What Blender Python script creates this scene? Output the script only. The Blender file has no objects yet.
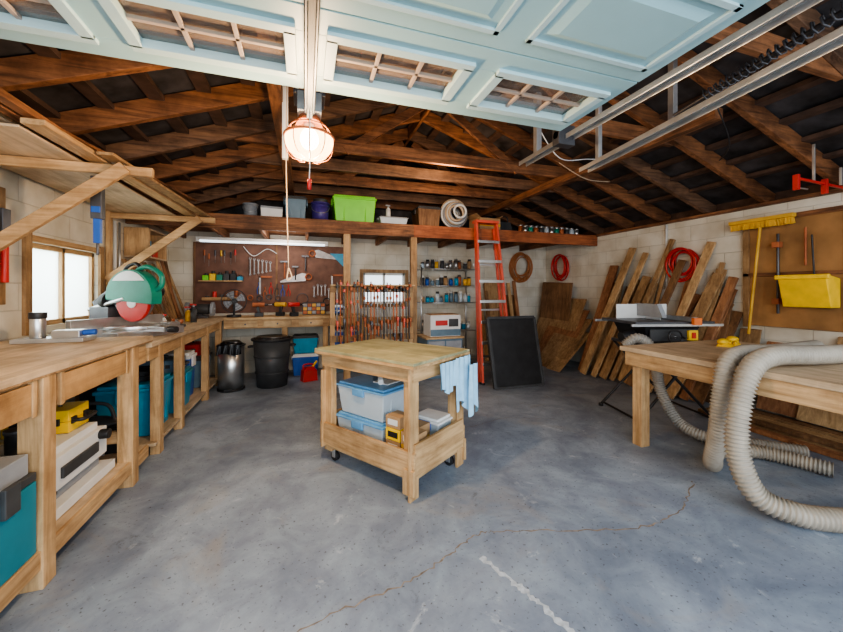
import bpy, math, random
from mathutils import Vector, Matrix, Euler
random.seed(7)
scene=bpy.context.scene
try:
    scene.view_settings.view_transform='AgX'
    scene.view_settings.look='AgX - Medium High Contrast'
except Exception: pass

# ---------------------------------------------------------------- materials
def newmat(name):
    m=bpy.data.materials.new(name); m.use_nodes=True
    nt=m.node_tree; b=nt.nodes['Principled BSDF']
    return m,nt,b
def mat(name,col,rough=.55,metal=0,var=.12,scale=9,bump=.0,alpha=1,trans=0,emis=0,ecol=None):
    m,nt,b=newmat(name)
    n=nt.nodes.new('ShaderNodeTexNoise'); n.inputs['Scale'].default_value=scale; n.inputs['Detail'].default_value=5
    tc=nt.nodes.new('ShaderNodeTexCoord'); nt.links.new(tc.outputs['Object'],n.inputs['Vector'])
    r=nt.nodes.new('ShaderNodeValToRGB')
    r.color_ramp.elements[0].position=.3; r.color_ramp.elements[1].position=.7
    r.color_ramp.elements[0].color=tuple(max(0,c*(1-var)) for c in col)+(1,)
    r.color_ramp.elements[1].color=tuple(min(1,c*(1+var)) for c in col)+(1,)
    nt.links.new(n.outputs['Fac'],r.inputs['Fac']); nt.links.new(r.outputs['Color'],b.inputs['Base Color'])
    b.inputs['Roughness'].default_value=rough; b.inputs['Metallic'].default_value=metal
    b.inputs['Alpha'].default_value=alpha
    b.inputs['Transmission Weight'].default_value=trans
    if emis:
        b.inputs['Emission Color'].default_value=(ecol or col)+(1,); b.inputs['Emission Strength'].default_value=emis
    if bump:
        bp=nt.nodes.new('ShaderNodeBump'); bp.inputs['Strength'].default_value=bump; bp.inputs['Distance'].default_value=.01
        nt.links.new(n.outputs['Fac'],bp.inputs['Height']); nt.links.new(bp.outputs['Normal'],b.inputs['Normal'])
    return m
def wood(name,c1,c2,axis='x',rough=.65,k=1.0,dirt=(.50,.44,.38),damt=.85):
    m,nt,b=newmat(name)
    tc=nt.nodes.new('ShaderNodeTexCoord'); mp=nt.nodes.new('ShaderNodeMapping')
    s={'x':(1.2,16,16),'y':(16,1.2,16),'z':(16,16,1.2)}[axis]
    mp.inputs['Scale'].default_value=tuple(q*k for q in s)
    nt.links.new(tc.outputs['Object'],mp.inputs['Vector'])
    n=nt.nodes.new('ShaderNodeTexNoise'); n.inputs['Scale'].default_value=1.6; n.inputs['Detail'].default_value=8; n.inputs['Roughness'].default_value=.65
    n.inputs['Distortion'].default_value=.8
    nt.links.new(mp.outputs['Vector'],n.inputs['Vector'])
    n2=nt.nodes.new('ShaderNodeTexNoise'); n2.inputs['Scale'].default_value=2.6; n2.inputs['Detail'].default_value=7; n2.inputs['Roughness'].default_value=.65
    nt.links.new(tc.outputs['Object'],n2.inputs['Vector'])
    r=nt.nodes.new('ShaderNodeValToRGB')
    r.color_ramp.elements[0].position=.34; r.color_ramp.elements[1].position=.64
    r.color_ramp.elements[0].color=c1+(1,); r.color_ramp.elements[1].color=c2+(1,)
    nt.links.new(n.outputs['Fac'],r.inputs['Fac'])
    mx=nt.nodes.new('ShaderNodeMix'); mx.data_type='RGBA'; mx.blend_type='MULTIPLY'
    r2=nt.nodes.new('ShaderNodeValToRGB'); r2.color_ramp.elements[0].position=.36; r2.color_ramp.elements[0].color=dirt+(1,); r2.color_ramp.elements[1].position=.58
    nt.links.new(n2.outputs['Fac'],r2.inputs['Fac'])
    mx.inputs[0].default_value=damt
    nt.links.new(r.outputs['Color'],mx.inputs[6]); nt.links.new(r2.outputs['Color'],mx.inputs[7])
    nt.links.new(mx.outputs[2],b.inputs['Base Color']); b.inputs['Roughness'].default_value=rough
    bp=nt.nodes.new('ShaderNodeBump'); bp.inputs['Strength'].default_value=.3; bp.inputs['Distance'].default_value=.004
    nt.links.new(n.outputs['Fac'],bp.inputs['Height']); nt.links.new(bp.outputs['Normal'],b.inputs['Normal'])
    return m
def block(name,axis):
    m,nt,b=newmat(name)
    tc=nt.nodes.new('ShaderNodeTexCoord'); sp=nt.nodes.new('ShaderNodeSeparateXYZ'); cb=nt.nodes.new('ShaderNodeCombineXYZ')
    nt.links.new(tc.outputs['Object'],sp.inputs[0])
    nt.links.new(sp.outputs[axis],cb.inputs[0]); nt.links.new(sp.outputs['Z'],cb.inputs[1])
    br=nt.nodes.new('ShaderNodeTexBrick'); nt.links.new(cb.outputs[0],br.inputs['Vector'])
    br.inputs['Scale'].default_value=1; br.inputs['Brick Width'].default_value=.4; br.inputs['Row Height'].default_value=.2
    br.inputs['Mortar Size'].default_value=.006; br.inputs['Mortar Smooth'].default_value=.8
    br.inputs['Color1'].default_value=(.76,.72,.63,1); br.inputs['Color2'].default_value=(.71,.67,.58,1); br.inputs['Mortar'].default_value=(.58,.54,.46,1)
    n=nt.nodes.new('ShaderNodeTexNoise'); n.inputs['Scale'].default_value=2.5; n.inputs['Detail'].default_value=8
    nt.links.new(tc.outputs['Object'],n.inputs['Vector'])
    r=nt.nodes.new('ShaderNodeValToRGB'); r.color_ramp.elements[0].position=.35; r.color_ramp.elements[0].color=(.70,.65,.57,1); r.color_ramp.elements[1].position=.6
    nt.links.new(n.outputs['Fac'],r.inputs['Fac'])
    mx=nt.nodes.new('ShaderNodeMix'); mx.data_type='RGBA'; mx.blend_type='MULTIPLY'; mx.inputs[0].default_value=.8
    nt.links.new(br.outputs['Color'],mx.inputs[6]); nt.links.new(r.outputs['Color'],mx.inputs[7])
    nt.links.new(mx.outputs[2],b.inputs['Base Color']); b.inputs['Roughness'].default_value=.8
    bp=nt.nodes.new('ShaderNodeBump'); bp.inputs['Strength'].default_value=.5; bp.inputs['Distance'].default_value=.008; bp.invert=True
    nt.links.new(br.outputs['Fac'],bp.inputs['Height']); nt.links.new(bp.outputs['Normal'],b.inputs['Normal'])
    return m
def floormat():
    m,nt,b=newmat('concrete_floor')
    tc=nt.nodes.new('ShaderNodeTexCoord')
    def nz(s,d,dist=0,ro=.5):
        n=nt.nodes.new('ShaderNodeTexNoise'); n.inputs['Scale'].default_value=s; n.inputs['Detail'].default_value=d; n.inputs['Distortion'].default_value=dist; n.inputs['Roughness'].default_value=ro
        nt.links.new(tc.outputs['Object'],n.inputs['Vector']); return n
    def ramp(n,p0,c0,p1,c1):
        r=nt.nodes.new('ShaderNodeValToRGB'); r.color_ramp.elements[0].position=p0; r.color_ramp.elements[1].position=p1
        r.color_ramp.elements[0].color=c0+(1,); r.color_ramp.elements[1].color=c1+(1,); nt.links.new(n.outputs['Fac'],r.inputs['Fac']); return r
    def mul(a,b_,f=1.0):
        x=nt.nodes.new('ShaderNodeMix'); x.data_type='RGBA'; x.blend_type='MULTIPLY'; x.inputs[0].default_value=f
        nt.links.new(a,x.inputs[6]); nt.links.new(b_,x.inputs[7]); return x.outputs[2]
    def mixc(a,fac,col):
        x=nt.nodes.new('ShaderNodeMix'); x.data_type='RGBA'; nt.links.new(fac,x.inputs[0]); nt.links.new(a,x.inputs[6]); x.inputs[7].default_value=col+(1,); return x.outputs[2]
    base=ramp(nz(.8,10,1.0,.62),.36,(.19,.235,.31),.64,(.35,.415,.51)).outputs['Color']
    med=ramp(nz(3.2,10,.6,.7),.38,(.76,.76,.79),.60,(1.08,1.08,1.06)).outputs['Color']
    x=mul(base,med)
    x=mixc(x,ramp(nz(1.5,9,1.2,.65),.56,(0,0,0),.72,(.5,.5,.5)).outputs['Color'],(.34,.31,.28))
    x=mixc(x,ramp(nz(2.4,10,2.0,.7),.60,(0,0,0),.68,(.55,.55,.55)).outputs['Color'],(.56,.61,.68))
    x=mul(x,ramp(nz(55,4),.29,(.42,.40,.38),.38,(1,1,1)).outputs['Color'])
    x=mul(x,ramp(nz(4,12,.5,.8),.30,(.35,.33,.32),.40,(1,1,1)).outputs['Color'],.85)
    nt.links.new(x,b.inputs['Base Color']); b.inputs['Roughness'].default_value=.48
    c=nz(20,8)
    bp=nt.nodes.new('ShaderNodeBump'); bp.inputs['Strength'].default_value=.15; bp.inputs['Distance'].default_value=.004
    nt.links.new(c.outputs['Fac'],bp.inputs['Height']); nt.links.new(bp.outputs['Normal'],b.inputs['Normal'])
    return m

M={}
RAF1,RAF2=(.105,.042,.018),(.39,.17,.075)
RD=(.34,.31,.29)
M['rafx']=wood('rafter_wood_x',RAF1,RAF2,'x',dirt=RD); M['rafy']=wood('rafter_wood_y',RAF1,RAF2,'y',dirt=RD)
M['rafgrey']=wood('aged_rafter_x',(.08,.043,.028),(.28,.155,.09),'x',dirt=RD)
M['raf_red']=wood('redwood_x',(.20,.055,.02),(.45,.15,.06),'x')
L1,L2=(.38,.225,.10),(.66,.44,.235)
for a in 'xyz': M['pine'+a]=wood('pine_'+a,L1,L2,a,dirt=(.58,.52,.46))
M['ply']=wood('plywood',(.46,.31,.16),(.68,.49,.28),'x',k=.6)
M['plyy']=wood('plywood_y',(.46,.34,.22),(.70,.54,.37),'y',k=.6,dirt=(.60,.56,.52))
M['tanz']=wood('tan_board',(.26,.15,.07),(.50,.32,.16),'z')
M['brnz']=wood('brown_board',(.15,.075,.035),(.33,.18,.085),'z')
M['reddz']=wood('red_board',(.24,.10,.045),(.47,.23,.11),'z')
M['greenply']=wood('worn_plywood_top',(.28,.28,.17),(.50,.46,.28),'y',k=.5,dirt=(.52,.53,.48))
M['peg']=mat('pegboard_brown',(.165,.080,.055),.7,var=.25)
M['hardb']=mat('hardboard_brown',(.33,.17,.065),.6,var=.35,scale=3)
M['drawer']=wood('drawer_face_ply',(.40,.23,.10),(.58,.36,.17),'y',k=.5)
M['blocky']=block('block_wall_side','Y'); M['blockx']=block('block_wall_back','X')
M['floor']=floormat()
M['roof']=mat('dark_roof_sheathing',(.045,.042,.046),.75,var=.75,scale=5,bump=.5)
M['batten']=mat('dark_batten',(.085,.048,.034),.8,var=.4)
M['door']=mat('pale_aqua_door_paint',(.36,.57,.62),.42,var=.05,scale=2)
M['doorw']=mat('door_window_frame_paint',(.48,.66,.70),.42,var=.03)
M['munt']=mat('window_muntin',(.42,.34,.29),.5,var=.05)
M['galv']=mat('galvanised_steel',(.55,.56,.57),.35,.8,var=.15)
M['steel']=mat('brushed_steel',(.60,.61,.62),.3,.9,var=.08)
M['tsteel']=mat('tarnished_tool_steel',(.26,.25,.25),.4,.7,var=.3)
M['dsteel']=mat('dark_steel',(.10,.10,.11),.4,.6,var=.2)
M['black']=mat('black_plastic',(.018,.018,.02),.45,var=.3)
M['char']=mat('charcoal_plastic',(.05,.052,.056),.5,var=.2)
M['grey']=mat('grey_plastic',(.28,.30,.33),.5)
M['white']=mat('white_plastic',(.72,.73,.73),.45,var=.05)
M['red']=mat('red_plastic',(.52,.03,.025),.4)
M['ladred']=mat('ladder_fibreglass_red',(.62,.10,.06),.4)
M['orange']=mat('orange_plastic',(.70,.17,.035),.45)
M['rust']=mat('rusty_orange_steel',(.38,.12,.05),.6,.2,var=.35)
M['hoseo']=mat('orange_hose',(.45,.17,.06),.5)
M['yellow']=mat('yellow_plastic',(.88,.56,.03),.4)
M['mustard']=mat('mustard_paint',(.66,.38,.05),.5)
M['green']=mat('lime_green_plastic',(.20,.68,.04),.4,var=.05)
M['mgreen']=mat('tool_green',(.015,.22,.15),.4)
M['teal']=mat('teal_plastic',(.015,.20,.27),.4,var=.08)
M['blue']=mat('blue_plastic',(.02,.10,.42),.4)
M['tblue']=mat('turquoise_blue_plastic',(.02,.28,.46),.4)
M['bgrey']=mat('slate_blue_plastic',(.12,.20,.27),.45)
M['purple']=mat('purple_plastic',(.06,.04,.22),.4)
M['lblue']=mat('light_blue_cloth',(.34,.60,.80),.8,var=.12,scale=14)
M['hose']=mat('beige_ribbed_hose',(.38,.34,.285),.42,var=.15)
M['hosed']=mat('grey_ribbed_hose',(.30,.28,.25),.5,var=.08)
M['card']=mat('cardboard',(.40,.25,.13),.8)
M['clear']=mat('clear_bin_plastic',(.62,.72,.80),.25,var=.05,trans=.25)
M['lid']=mat('blue_bin_lid',(.13,.33,.58),.35)
M['crack']=mat('crack_dirt',(.27,.225,.185),.9,var=.4,scale=30)
M['scuff']=mat('white_scuff',(.46,.51,.57),.7,var=.25,scale=40)
M['bag']=mat('black_bin_bag',(.012,.012,.014),.25)
M['hot']=mat('lit_bulb',(1,.9,.7),.3,emis=60,ecol=(1,.84,.58))
M['tube']=mat('fluorescent_tube',(.9,.95,1),.3,emis=1.6,ecol=(.8,.92,1))
M['rope']=mat('rope',(.50,.38,.27),.9)
M['grass']=mat('grass',(.10,.25,.05),.9)
M['conc2']=mat('driveway',(.45,.44,.42),.8)
def frosted(name,c,t_,em=0,ec=(1,1,1,1),mixe=0.0):
    m=bpy.data.materials.new(name); m.use_nodes=True; nt=m.node_tree; nt.nodes.clear()
    o=nt.nodes.new('ShaderNodeOutputMaterial'); t=nt.nodes.new('ShaderNodeBsdfTranslucent'); t.inputs['Color'].default_value=c
    tr=nt.nodes.new('ShaderNodeBsdfTransparent'); mx=nt.nodes.new('ShaderNodeMixShader'); mx.inputs[0].default_value=t_
    nt.links.new(t.outputs[0],mx.inputs[1]); nt.links.new(tr.outputs[0],mx.inputs[2])
    last=mx.outputs[0]
    if em:
        e=nt.nodes.new('ShaderNodeEmission'); e.inputs[0].default_value=ec; e.inputs[1].default_value=em
        ad=nt.nodes.new('ShaderNodeMixShader'); ad.inputs[0].default_value=mixe; nt.links.new(last,ad.inputs[1]); nt.links.new(e.outputs[0],ad.inputs[2]); last=ad.outputs[0]
    nt.links.new(last,o.inputs[0]); return m
M['frost']=frosted('frosted_pane',(.95,1,.98,1),.45)
M['clearpane']=frosted('clear_pane',(.95,1,.98,1),.9)
M['bulb']=frosted('ribbed_glass_lens',(1,.9,.75,1),.6,7,(1,.66,.30,1),.45)
M['pane']=mat('tinted_glass',(.42,.33,.28),.08,var=.1,alpha=.30)

# ---------------------------------------------------------------- builder
def catmull(P,n,closed=False):
    P=[Vector(p) for p in P]; out=[]
    N=len(P); segs=N if closed else N-1
    for i in range(segs):
        if closed: a,b,c,d=P[(i-1)%N],P[i],P[(i+1)%N],P[(i+2)%N]
        else: a,b,c,d=P[max(i-1,0)],P[i],P[i+1],P[min(i+2,N-1)]
        for k in range(n):
            t=k/n
            out.append(.5*((2*b)+(c-a)*t+(2*a-5*b+4*c-d)*t*t+(3*b-a-3*c+d)*t**3))
    if not closed: out.append(P[-1])
    return out
class B:
    def __init__(s,name,loc=(0,0,0),rz=0,bevel=.004,sc=1):
        s.name=name; s.loc=loc; s.rz=rz; s.v=[]; s.f=[]; s.m=[]; s.sm=[]; s.mats=[]; s.bev=bevel; s.sc=sc
    def mi(s,k):
        if k not in s.mats: s.mats.append(k)
        return s.mats.index(k)
    def add(s,vs,fs,k,smooth=False):
        o=len(s.v); s.v+= [Vector(v) for v in vs]; i=s.mi(k)
        for f in fs: s.f.append([o+q for q in f]); s.m.append(i); s.sm.append(smooth)
        return s
    BF=[(0,3,2,1),(4,5,6,7),(0,1,5,4),(1,2,6,5),(2,3,7,6),(3,0,4,7)]
    def box(s,c,d,k,rot=None):
        x,y,z=[q/2 for q in d]
        vs=[Vector(p) for p in [(-x,-y,-z),(x,-y,-z),(x,y,-z),(-x,y,-z),(-x,-y,z),(x,-y,z),(x,y,z),(-x,y,z)]]
        if rot: 
            e=Euler([math.radians(a) for a in rot]).to_matrix(); vs=[e@v for v in vs]
        c=Vector(c); return s.add([v+c for v in vs],s.BF,k)
    def bb(s,x0,x1,y0,y1,z0,z1,k):
        return s.box(((x0+x1)/2,(y0+y1)/2,(z0+z1)/2),(abs(x1-x0),abs(y1-y0),abs(z1-z0)),k)
    def taper(s,c,d0,d1,h,k):
        x,y,z=c; a,b=d0[0]/2,d0[1]/2; e,f=d1[0]/2,d1[1]/2
        return s.add([(x-a,y-b,z),(x+a,y-b,z),(x+a,y+b,z),(x-a,y+b,z),(x-e,y-f,z+h),(x+e,y-f,z+h),(x+e,y+f,z+h),(x-e,y+f,z+h)],s.BF,k)
    def frame(s,p,q,up=None):
        d=(Vector(q)-Vector(p)).normalized(); u=Vector(up) if up else Vector((0,0,1))
        if abs(d.dot(u))>.98: u=Vector((0,1,0)) if abs(d.y)<.9 else Vector((1,0,0))
        a=d.cross(u).normalized(); b=a.cross(d).normalized(); return d,a,b
    def bar(s,p,q,w,t,k,up=None):
        p=Vector(p);q=Vector(q); d,a,b=s.frame(p,q,up); a=a*w/2;b=b*t/2
        return s.add([p-a-b,p+a-b,p+a+b,p-a+b,q-a-b,q+a-b,q+a+b,q-a+b],[(0,1,2,3),(7,6,5,4),(4,5,1,0),(5,6,2,1),(6,7,3,2),(7,4,0,3)],k)
    def cyl(s,p,q,r,k,r2=None,n=16,smooth=True):
        p=Vector(p);q=Vector(q); r2=r if r2 is None else r2; d,a,b=s.frame(p,q)
        vs=[];fs=[]
        for c,rr in((p,r),(q,r2)):
            for i in range(n):
                t=2*math.pi*i/n; vs.append(c+a*math.cos(t)*rr+b*math.sin(t)*rr)
        for i in range(n): fs.append((i,(i+1)%n,n+(i+1)%n,n+i))
        s.add(vs,fs,k,smooth); o=len(s.v)-2*n; m=s.mi(k)
        s.f.append([o+i for i in range(n)][::-1]); s.m.append(m); s.sm.append(False)
        s.f.append([o+n+i for i in range(n)]); s.m.append(m); s.sm.append(False)
        return s
    def path(s,P,r,k,n=10,closed=False,rad=None,caps=True):
        N=len(P); vs=[];fs=[]
        t=(P[1]-P[0]).normalized(); u=Vector((0,0,1)) if abs(t.z)<.9 else Vector((1,0,0)); a=t.cross(u).normalized()
        for i,p in enumerate(P):
            if closed: t=(P[(i+1)%N]-P[i-1]).normalized()
            else: t=(P[min(i+1,N-1)]-P[max(i-1,0)]).normalized()
            a=(a-t*a.dot(t)).normalized(); b=t.cross(a); rr=rad[i] if rad else r
            for j in range(n):
                th=2*math.pi*j/n; vs.append(p+a*math.cos(th)*rr+b*math.sin(th)*rr)
        for i in range(N if closed else N-1):
            for j in range(n):
                fs.append((i*n+j,i*n+(j+1)%n,((i+1)%N)*n+(j+1)%n,((i+1)%N)*n+j))
        if caps and not closed: fs.append(list(range(n))[::-1]); fs.append([(N-1)*n+j for j in range(n)])
        return s.add(vs,fs,k,True)
    def tube(s,pts,r,k,n=8,seg=6,closed=False): return s.path(catmull(pts,seg,closed),r,k,n,closed)
    def hose(s,pts,r,k,pitch=.03,amp=.012,n=18):
        P=catmull(pts,30); Lc=[0]
        for i in range(1,len(P)): Lc.append(Lc[-1]+(P[i]-P[i-1]).length)
        tot=Lc[-1]; st=pitch/4; Q=[];rad=[];j=0;i=0
        while i*st<tot:
            x=i*st
            while Lc[j+1]<x: j+=1
            t=(x-Lc[j])/max(1e-6,Lc[j+1]-Lc[j]); Q.append(P[j].lerp(P[j+1],t)); rad.append(r+(amp,0,-amp,0)[i%4]*.5); i+=1
        return s.path(Q,r,k,n,rad=rad)
    def torus(s,c,RR,r,k,ax='y',n=28,m=8,sz=1.0):
        P=[]
        for i in range(n):
            t=2*math.pi*i/n; x,y=math.cos(t)*RR,math.sin(t)*RR*sz
            P.append(Vector(c)+Vector({'y':(x,0,y),'x':(0,x,y),'z':(x,y,0)}[ax]))
        return s.path(P,r,k,m,True)
    def sph(s,c,r,k,n=16,m=10):
        vs=[];fs=[]; rx,ry,rz=r if hasattr(r,'__len__') else (r,r,r)
        for i in range(m+1):
            ph=math.pi*i/m
            for j in range(n):
                th=2*math.pi*j/n; vs.append((c[0]+rx*math.sin(ph)*math.cos(th),c[1]+ry*math.sin(ph)*math.sin(th),c[2]-rz*math.cos(ph)))
        for i in range(m):
            for j in range(n): fs.append((i*n+j,i*n+(j+1)%n,(i+1)*n+(j+1)%n,(i+1)*n+j))
        return s.add(vs,fs,k,True)
    def prism(s,pts,ext,k):
        n=len(pts); e=Vector(ext); a=[Vector(p) for p in pts]
        return s.add(a+[p+e for p in a],[list(range(n))[::-1],[n+i for i in range(n)]]+[(i,(i+1)%n,n+(i+1)%n,n+i) for i in range(n)],k)
    def cloth(s,o,dx,w,h,out,k,folds=5,amp=.02,seed=0,nx=28,nz=10):
        o=Vector(o);dx=Vector(dx).normalized();out=Vector(out).normalized(); vs=[];fs=[]; rr=random.Random(seed)
        ph=rr.random()*6
        for side in (0,1):
            for i in range(nz+1):
                for j in range(nx+1):
                    t=j/nx;zz=i/nz
                    a=amp*(.3+.7*zz)*math.sin(t*folds*6.28+ph+zz*1.2)
                    hh=h*(1-.12*math.sin(t*7+ph))
                    vs.append(o+dx*(w*(t-.5)*(1-.15*zz*math.sin(ph))+w*.5)+out*(a+amp+side*.004)+Vector((0,0,-hh*zz)))
        q=(nx+1)*(nz+1)
        for side in (0,1):
            for i in range(nz):
                for j in range(nx):
                    f=[side*q+i*(nx+1)+j,side*q+i*(nx+1)+j+1,side*q+(i+1)*(nx+1)+j+1,side*q+(i+1)*(nx+1)+j]
                    fs.append(f if side else f[::-1])
        return s.add(vs,fs,k,True)
    def done(s):
        me=bpy.data.meshes.new(s.name); me.from_pydata([tuple(v*s.sc) for v in s.v],[],s.f)
        for k in s.mats: me.materials.append(M[k])
        for i,p in enumerate(me.polygons): p.material_index=s.m[i]; p.use_smooth=s.sm[i]
        me.update()
        o=bpy.data.objects.new(s.name,me); scene.collection.objects.link(o)
        o.location=s.loc; o.rotation_euler=(0,0,math.radians(s.rz))
        if s.bev:
            b=o.modifiers.new('bevel','BEVEL'); b.width=s.bev; b.segments=2; b.limit_method='ANGLE'; b.angle_limit=math.radians(50)
        return o

# ---------------------------------------------------------------- room
XL,XR,YB,YF,ZW=-2.0,4.86,6.4,-.6,2.28
SL=.36; XM=(XL+XR)/2
B('floor',bevel=0).bb(-2.2,5.1,-1.2,6.6,-.1,0,'floor').done()
B('ground',bevel=0).bb(-12,14,-14,-1.2,-.12,-.02,'conc2').bb(-12,-2.2,-1.2,14,-.12,-.02,'grass').bb(5.1,14,-1.2,14,-.12,-.02,'grass').bb(-2.2,5.1,6.6,14,-.12,-.02,'grass').done()
def rz(x): return ZW+.04+SL*(x-XL) if x<=XM else ZW+.04+SL*(XR-x)
rt=.17
w=B('wall_left',bevel=0); wy0,wy1,wz0,wz1=3.5,4.45,1.06,1.72
w.bb(-2.15,XL,YF,wy0,0,ZW,'blocky').bb(-2.15,XL,wy1,YB+.15,0,ZW,'blocky').bb(-2.15,XL,wy0,wy1,0,wz0,'blocky').bb(-2.15,XL,wy0,wy1,wz1,ZW,'blocky').done()
B('wall_right',bevel=0).bb(XR,XR+.15,YF,YB+.15,0,ZW,'blocky').done()
w=B('wall_back',bevel=0); bx0,bx1,bz0,bz1=.98,1.76,1.10,1.66
w.bb(XL,bx0,YB,YB+.15,0,ZW,'blockx').bb(bx1,XR,YB,YB+.15,0,ZW,'blockx').bb(bx0,bx1,YB,YB+.15,0,bz0,'blockx').bb(bx0,bx1,YB,YB+.15,bz1,ZW,'blockx')
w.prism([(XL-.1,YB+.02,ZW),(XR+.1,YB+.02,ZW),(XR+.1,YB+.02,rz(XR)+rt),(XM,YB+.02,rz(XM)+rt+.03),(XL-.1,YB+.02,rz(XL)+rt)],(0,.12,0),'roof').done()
w=B('window_1'); 
for y in (wy0+.02,(wy0+wy1)/2,wy1-.02): w.bb(-2.09,-2.03,y-.02,y+.02,wz0,wz1,'pinez')
for z in (wz0+.02,wz1-.02): w.bb(-2.09,-2.03,wy0,wy1,z-.02,z+.02,'piney')
w.bb(-2.0,-1.975,wy0-.07,wy0,wz0-.05,wz1+.07,'tanz').bb(-2.0,-1.975,wy1,wy1+.07,wz0-.05,wz1+.07,'tanz').bb(-2.0,-1.975,wy0,wy1,wz1,wz1+.05,'piney')
w.bb(-2.062,-2.058,wy0,wy1,wz0,wz1,'frost').done()
w=B('window_2')
for x in (bx0+.02,(bx0+bx1)/2,bx1-.02): w.bb(x-.02,x+.02,YB+.03,YB+.08,bz0,bz1,'white')
for z in (bz0+.02,bz1-.02): w.bb(bx0,bx1,YB+.03,YB+.08,z-.02,z+.02,'white')
w.bb(bx0-.06,bx0,YB-.02,YB,bz0-.06,bz1+.06,'tanz').bb(bx1,bx1+.06,YB-.02,YB,bz0-.06,bz1+.06,'tanz').bb(bx0,bx1,YB-.02,YB,bz1,bz1+.06,'tanz').bb(bx0,bx1,YB-.02,YB,bz0-.06,bz0,'tanz')
w.bb(bx0,bx1,YB+.053,YB+.057,bz0,bz1,'clearpane').done()
c=B('ceiling',bevel=0)
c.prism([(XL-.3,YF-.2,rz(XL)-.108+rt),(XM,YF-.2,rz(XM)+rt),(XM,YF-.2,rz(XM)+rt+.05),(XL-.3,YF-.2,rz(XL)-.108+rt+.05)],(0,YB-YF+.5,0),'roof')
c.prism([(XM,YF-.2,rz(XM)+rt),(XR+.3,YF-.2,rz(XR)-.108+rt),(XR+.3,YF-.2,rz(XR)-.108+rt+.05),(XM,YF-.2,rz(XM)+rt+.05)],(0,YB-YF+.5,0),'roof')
c.bb(XL-.2,XL-.14,YF-.2,YB+.2,ZW-.05,rz(XL)+rt+.02,'batten').bb(XR+.14,XR+.2,YF-.2,YB+.2,ZW-.05,rz(XR)+rt+.02,'batten')
for i in range(1,11):
    x=XL+i*(XM-XL)/11
    for xx in (x,XL+XR-x):
        c.bb(xx-.05,xx+.05,YF-.1,YB,rz(x)+rt-.03-.018,rz(x)+rt-.012,'batten')
c.done()
r=B('ceiling_rafters')
y=-.4
ys=[]
while y<6.35: ys.append(y); y+=.6
for i,y in enumerate(ys):
    h=.15
    for sx in (0,1):
        a=(XL-.12,y,rz(XL)-.043+h/2) if not sx else (XR+.12,y,rz(XR)-.043+h/2)
        r.bar(a,(XM,y,rz(XM)+h/2),.055,h,['rafx','rafgrey','rafx'][(i+sx)%3])
    if i%2==1 or y>3.9:
        zc=2.80; xa=XL+(zc-ZW)/SL-.1; r.bb(xa,XL+XR-xa,y+.03,y+.075,zc,zc+.14,'rafx' if i%2 else 'rafgrey')
r.bb(XM-.02,XM+.02,YF-.1,YB,rz(XM)-.02,rz(XM)+.16,'rafy')
for (x,z) in ((-.2,2.76),(3.1,2.76)): r.bb(x-.045,x+.045,1.95,YB,z-.06,z+.03,'rafy')
for y in (2.64,3.84,5.04):
    r.bar((.4,y,2.82),(1.35,y,3.5),.04,.09,'rafx'); r.bar((2.5,y,2.82),(1.5,y,3.5),.04,.09,'rafx')
r.done()
B('trim_1').bb(XL-.12,XL+.06,YF,YB,ZW,ZW+.035,'rafy').done()
B('trim_2').bb(XR-.06,XR+.12,YF,YB,ZW,ZW+.035,'rafy').done()

# loft
l=B('storage_loft')
l.bb(XL+.02,XR-.02,5.02,YB-.01,2.265,2.29,'rafx').bb(XL+.02,1.5,4.97,5.02,2.12,2.30,'rafx').bb(1.5,XR-.02,4.97,5.02,2.12,2.30,'raf_red')
for x in [XL+.2+i*.6 for i in range(11)]: l.bb(x,x+.045,5.02,YB-.01,2.15,2.265,'rafy')
l.bb(.50,.59,4.98,5.06,0,2.12,'pinez').bb(1.46,1.55,4.98,5.06,0,2.12,'tanz').done()
ZL=2.292

# ---------------------------------------------------------------- floor marks
def strip(name,pts,w,k,z=.0012,seed=1,jit=.012):
    P=catmull(pts,14); rr=random.Random(seed); vs=[];fs=[]
    for i,p in enumerate(P):
        t=(P[min(i+1,len(P)-1)]-P[max(i-1,0)]).normalized(); n=Vector((-t.y,t.x,0)); j=n*rr.uniform(-jit,jit); ww=w*rr.uniform(.35,1.4)
        vs+= [p+j+n*ww/2+Vector((0,0,z)),p+j-n*ww/2+Vector((0,0,z))]
    fs=[(2*i+1,2*i+3,2*i+2,2*i) for i in range(len(P)-1)]
    b=B(name,bevel=0); b.add(vs,fs,k); b.done()
strip('floor_crack',[(-.35,1.38,0),(-.02,1.5,0),(.41,1.58,0),(.70,1.685,0),(.9,1.78,0),(1.13,1.74,0),(1.79,1.55,0),(2.2,1.6,0),(2.6,1.8,0)],.009,'crack')
strip('floor_crack',[(1.0,3.4,0),(1.5,3.2,0),(2.0,3.3,0),(2.5,3.1,0)],.005,'crack',seed=3)
strip('floor_scuff',[(.84,1.62,0),(.92,1.42,0),(.96,1.3,0),(1.01,1.12,0)],.028,'scuff',seed=5,jit=.008)

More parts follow.
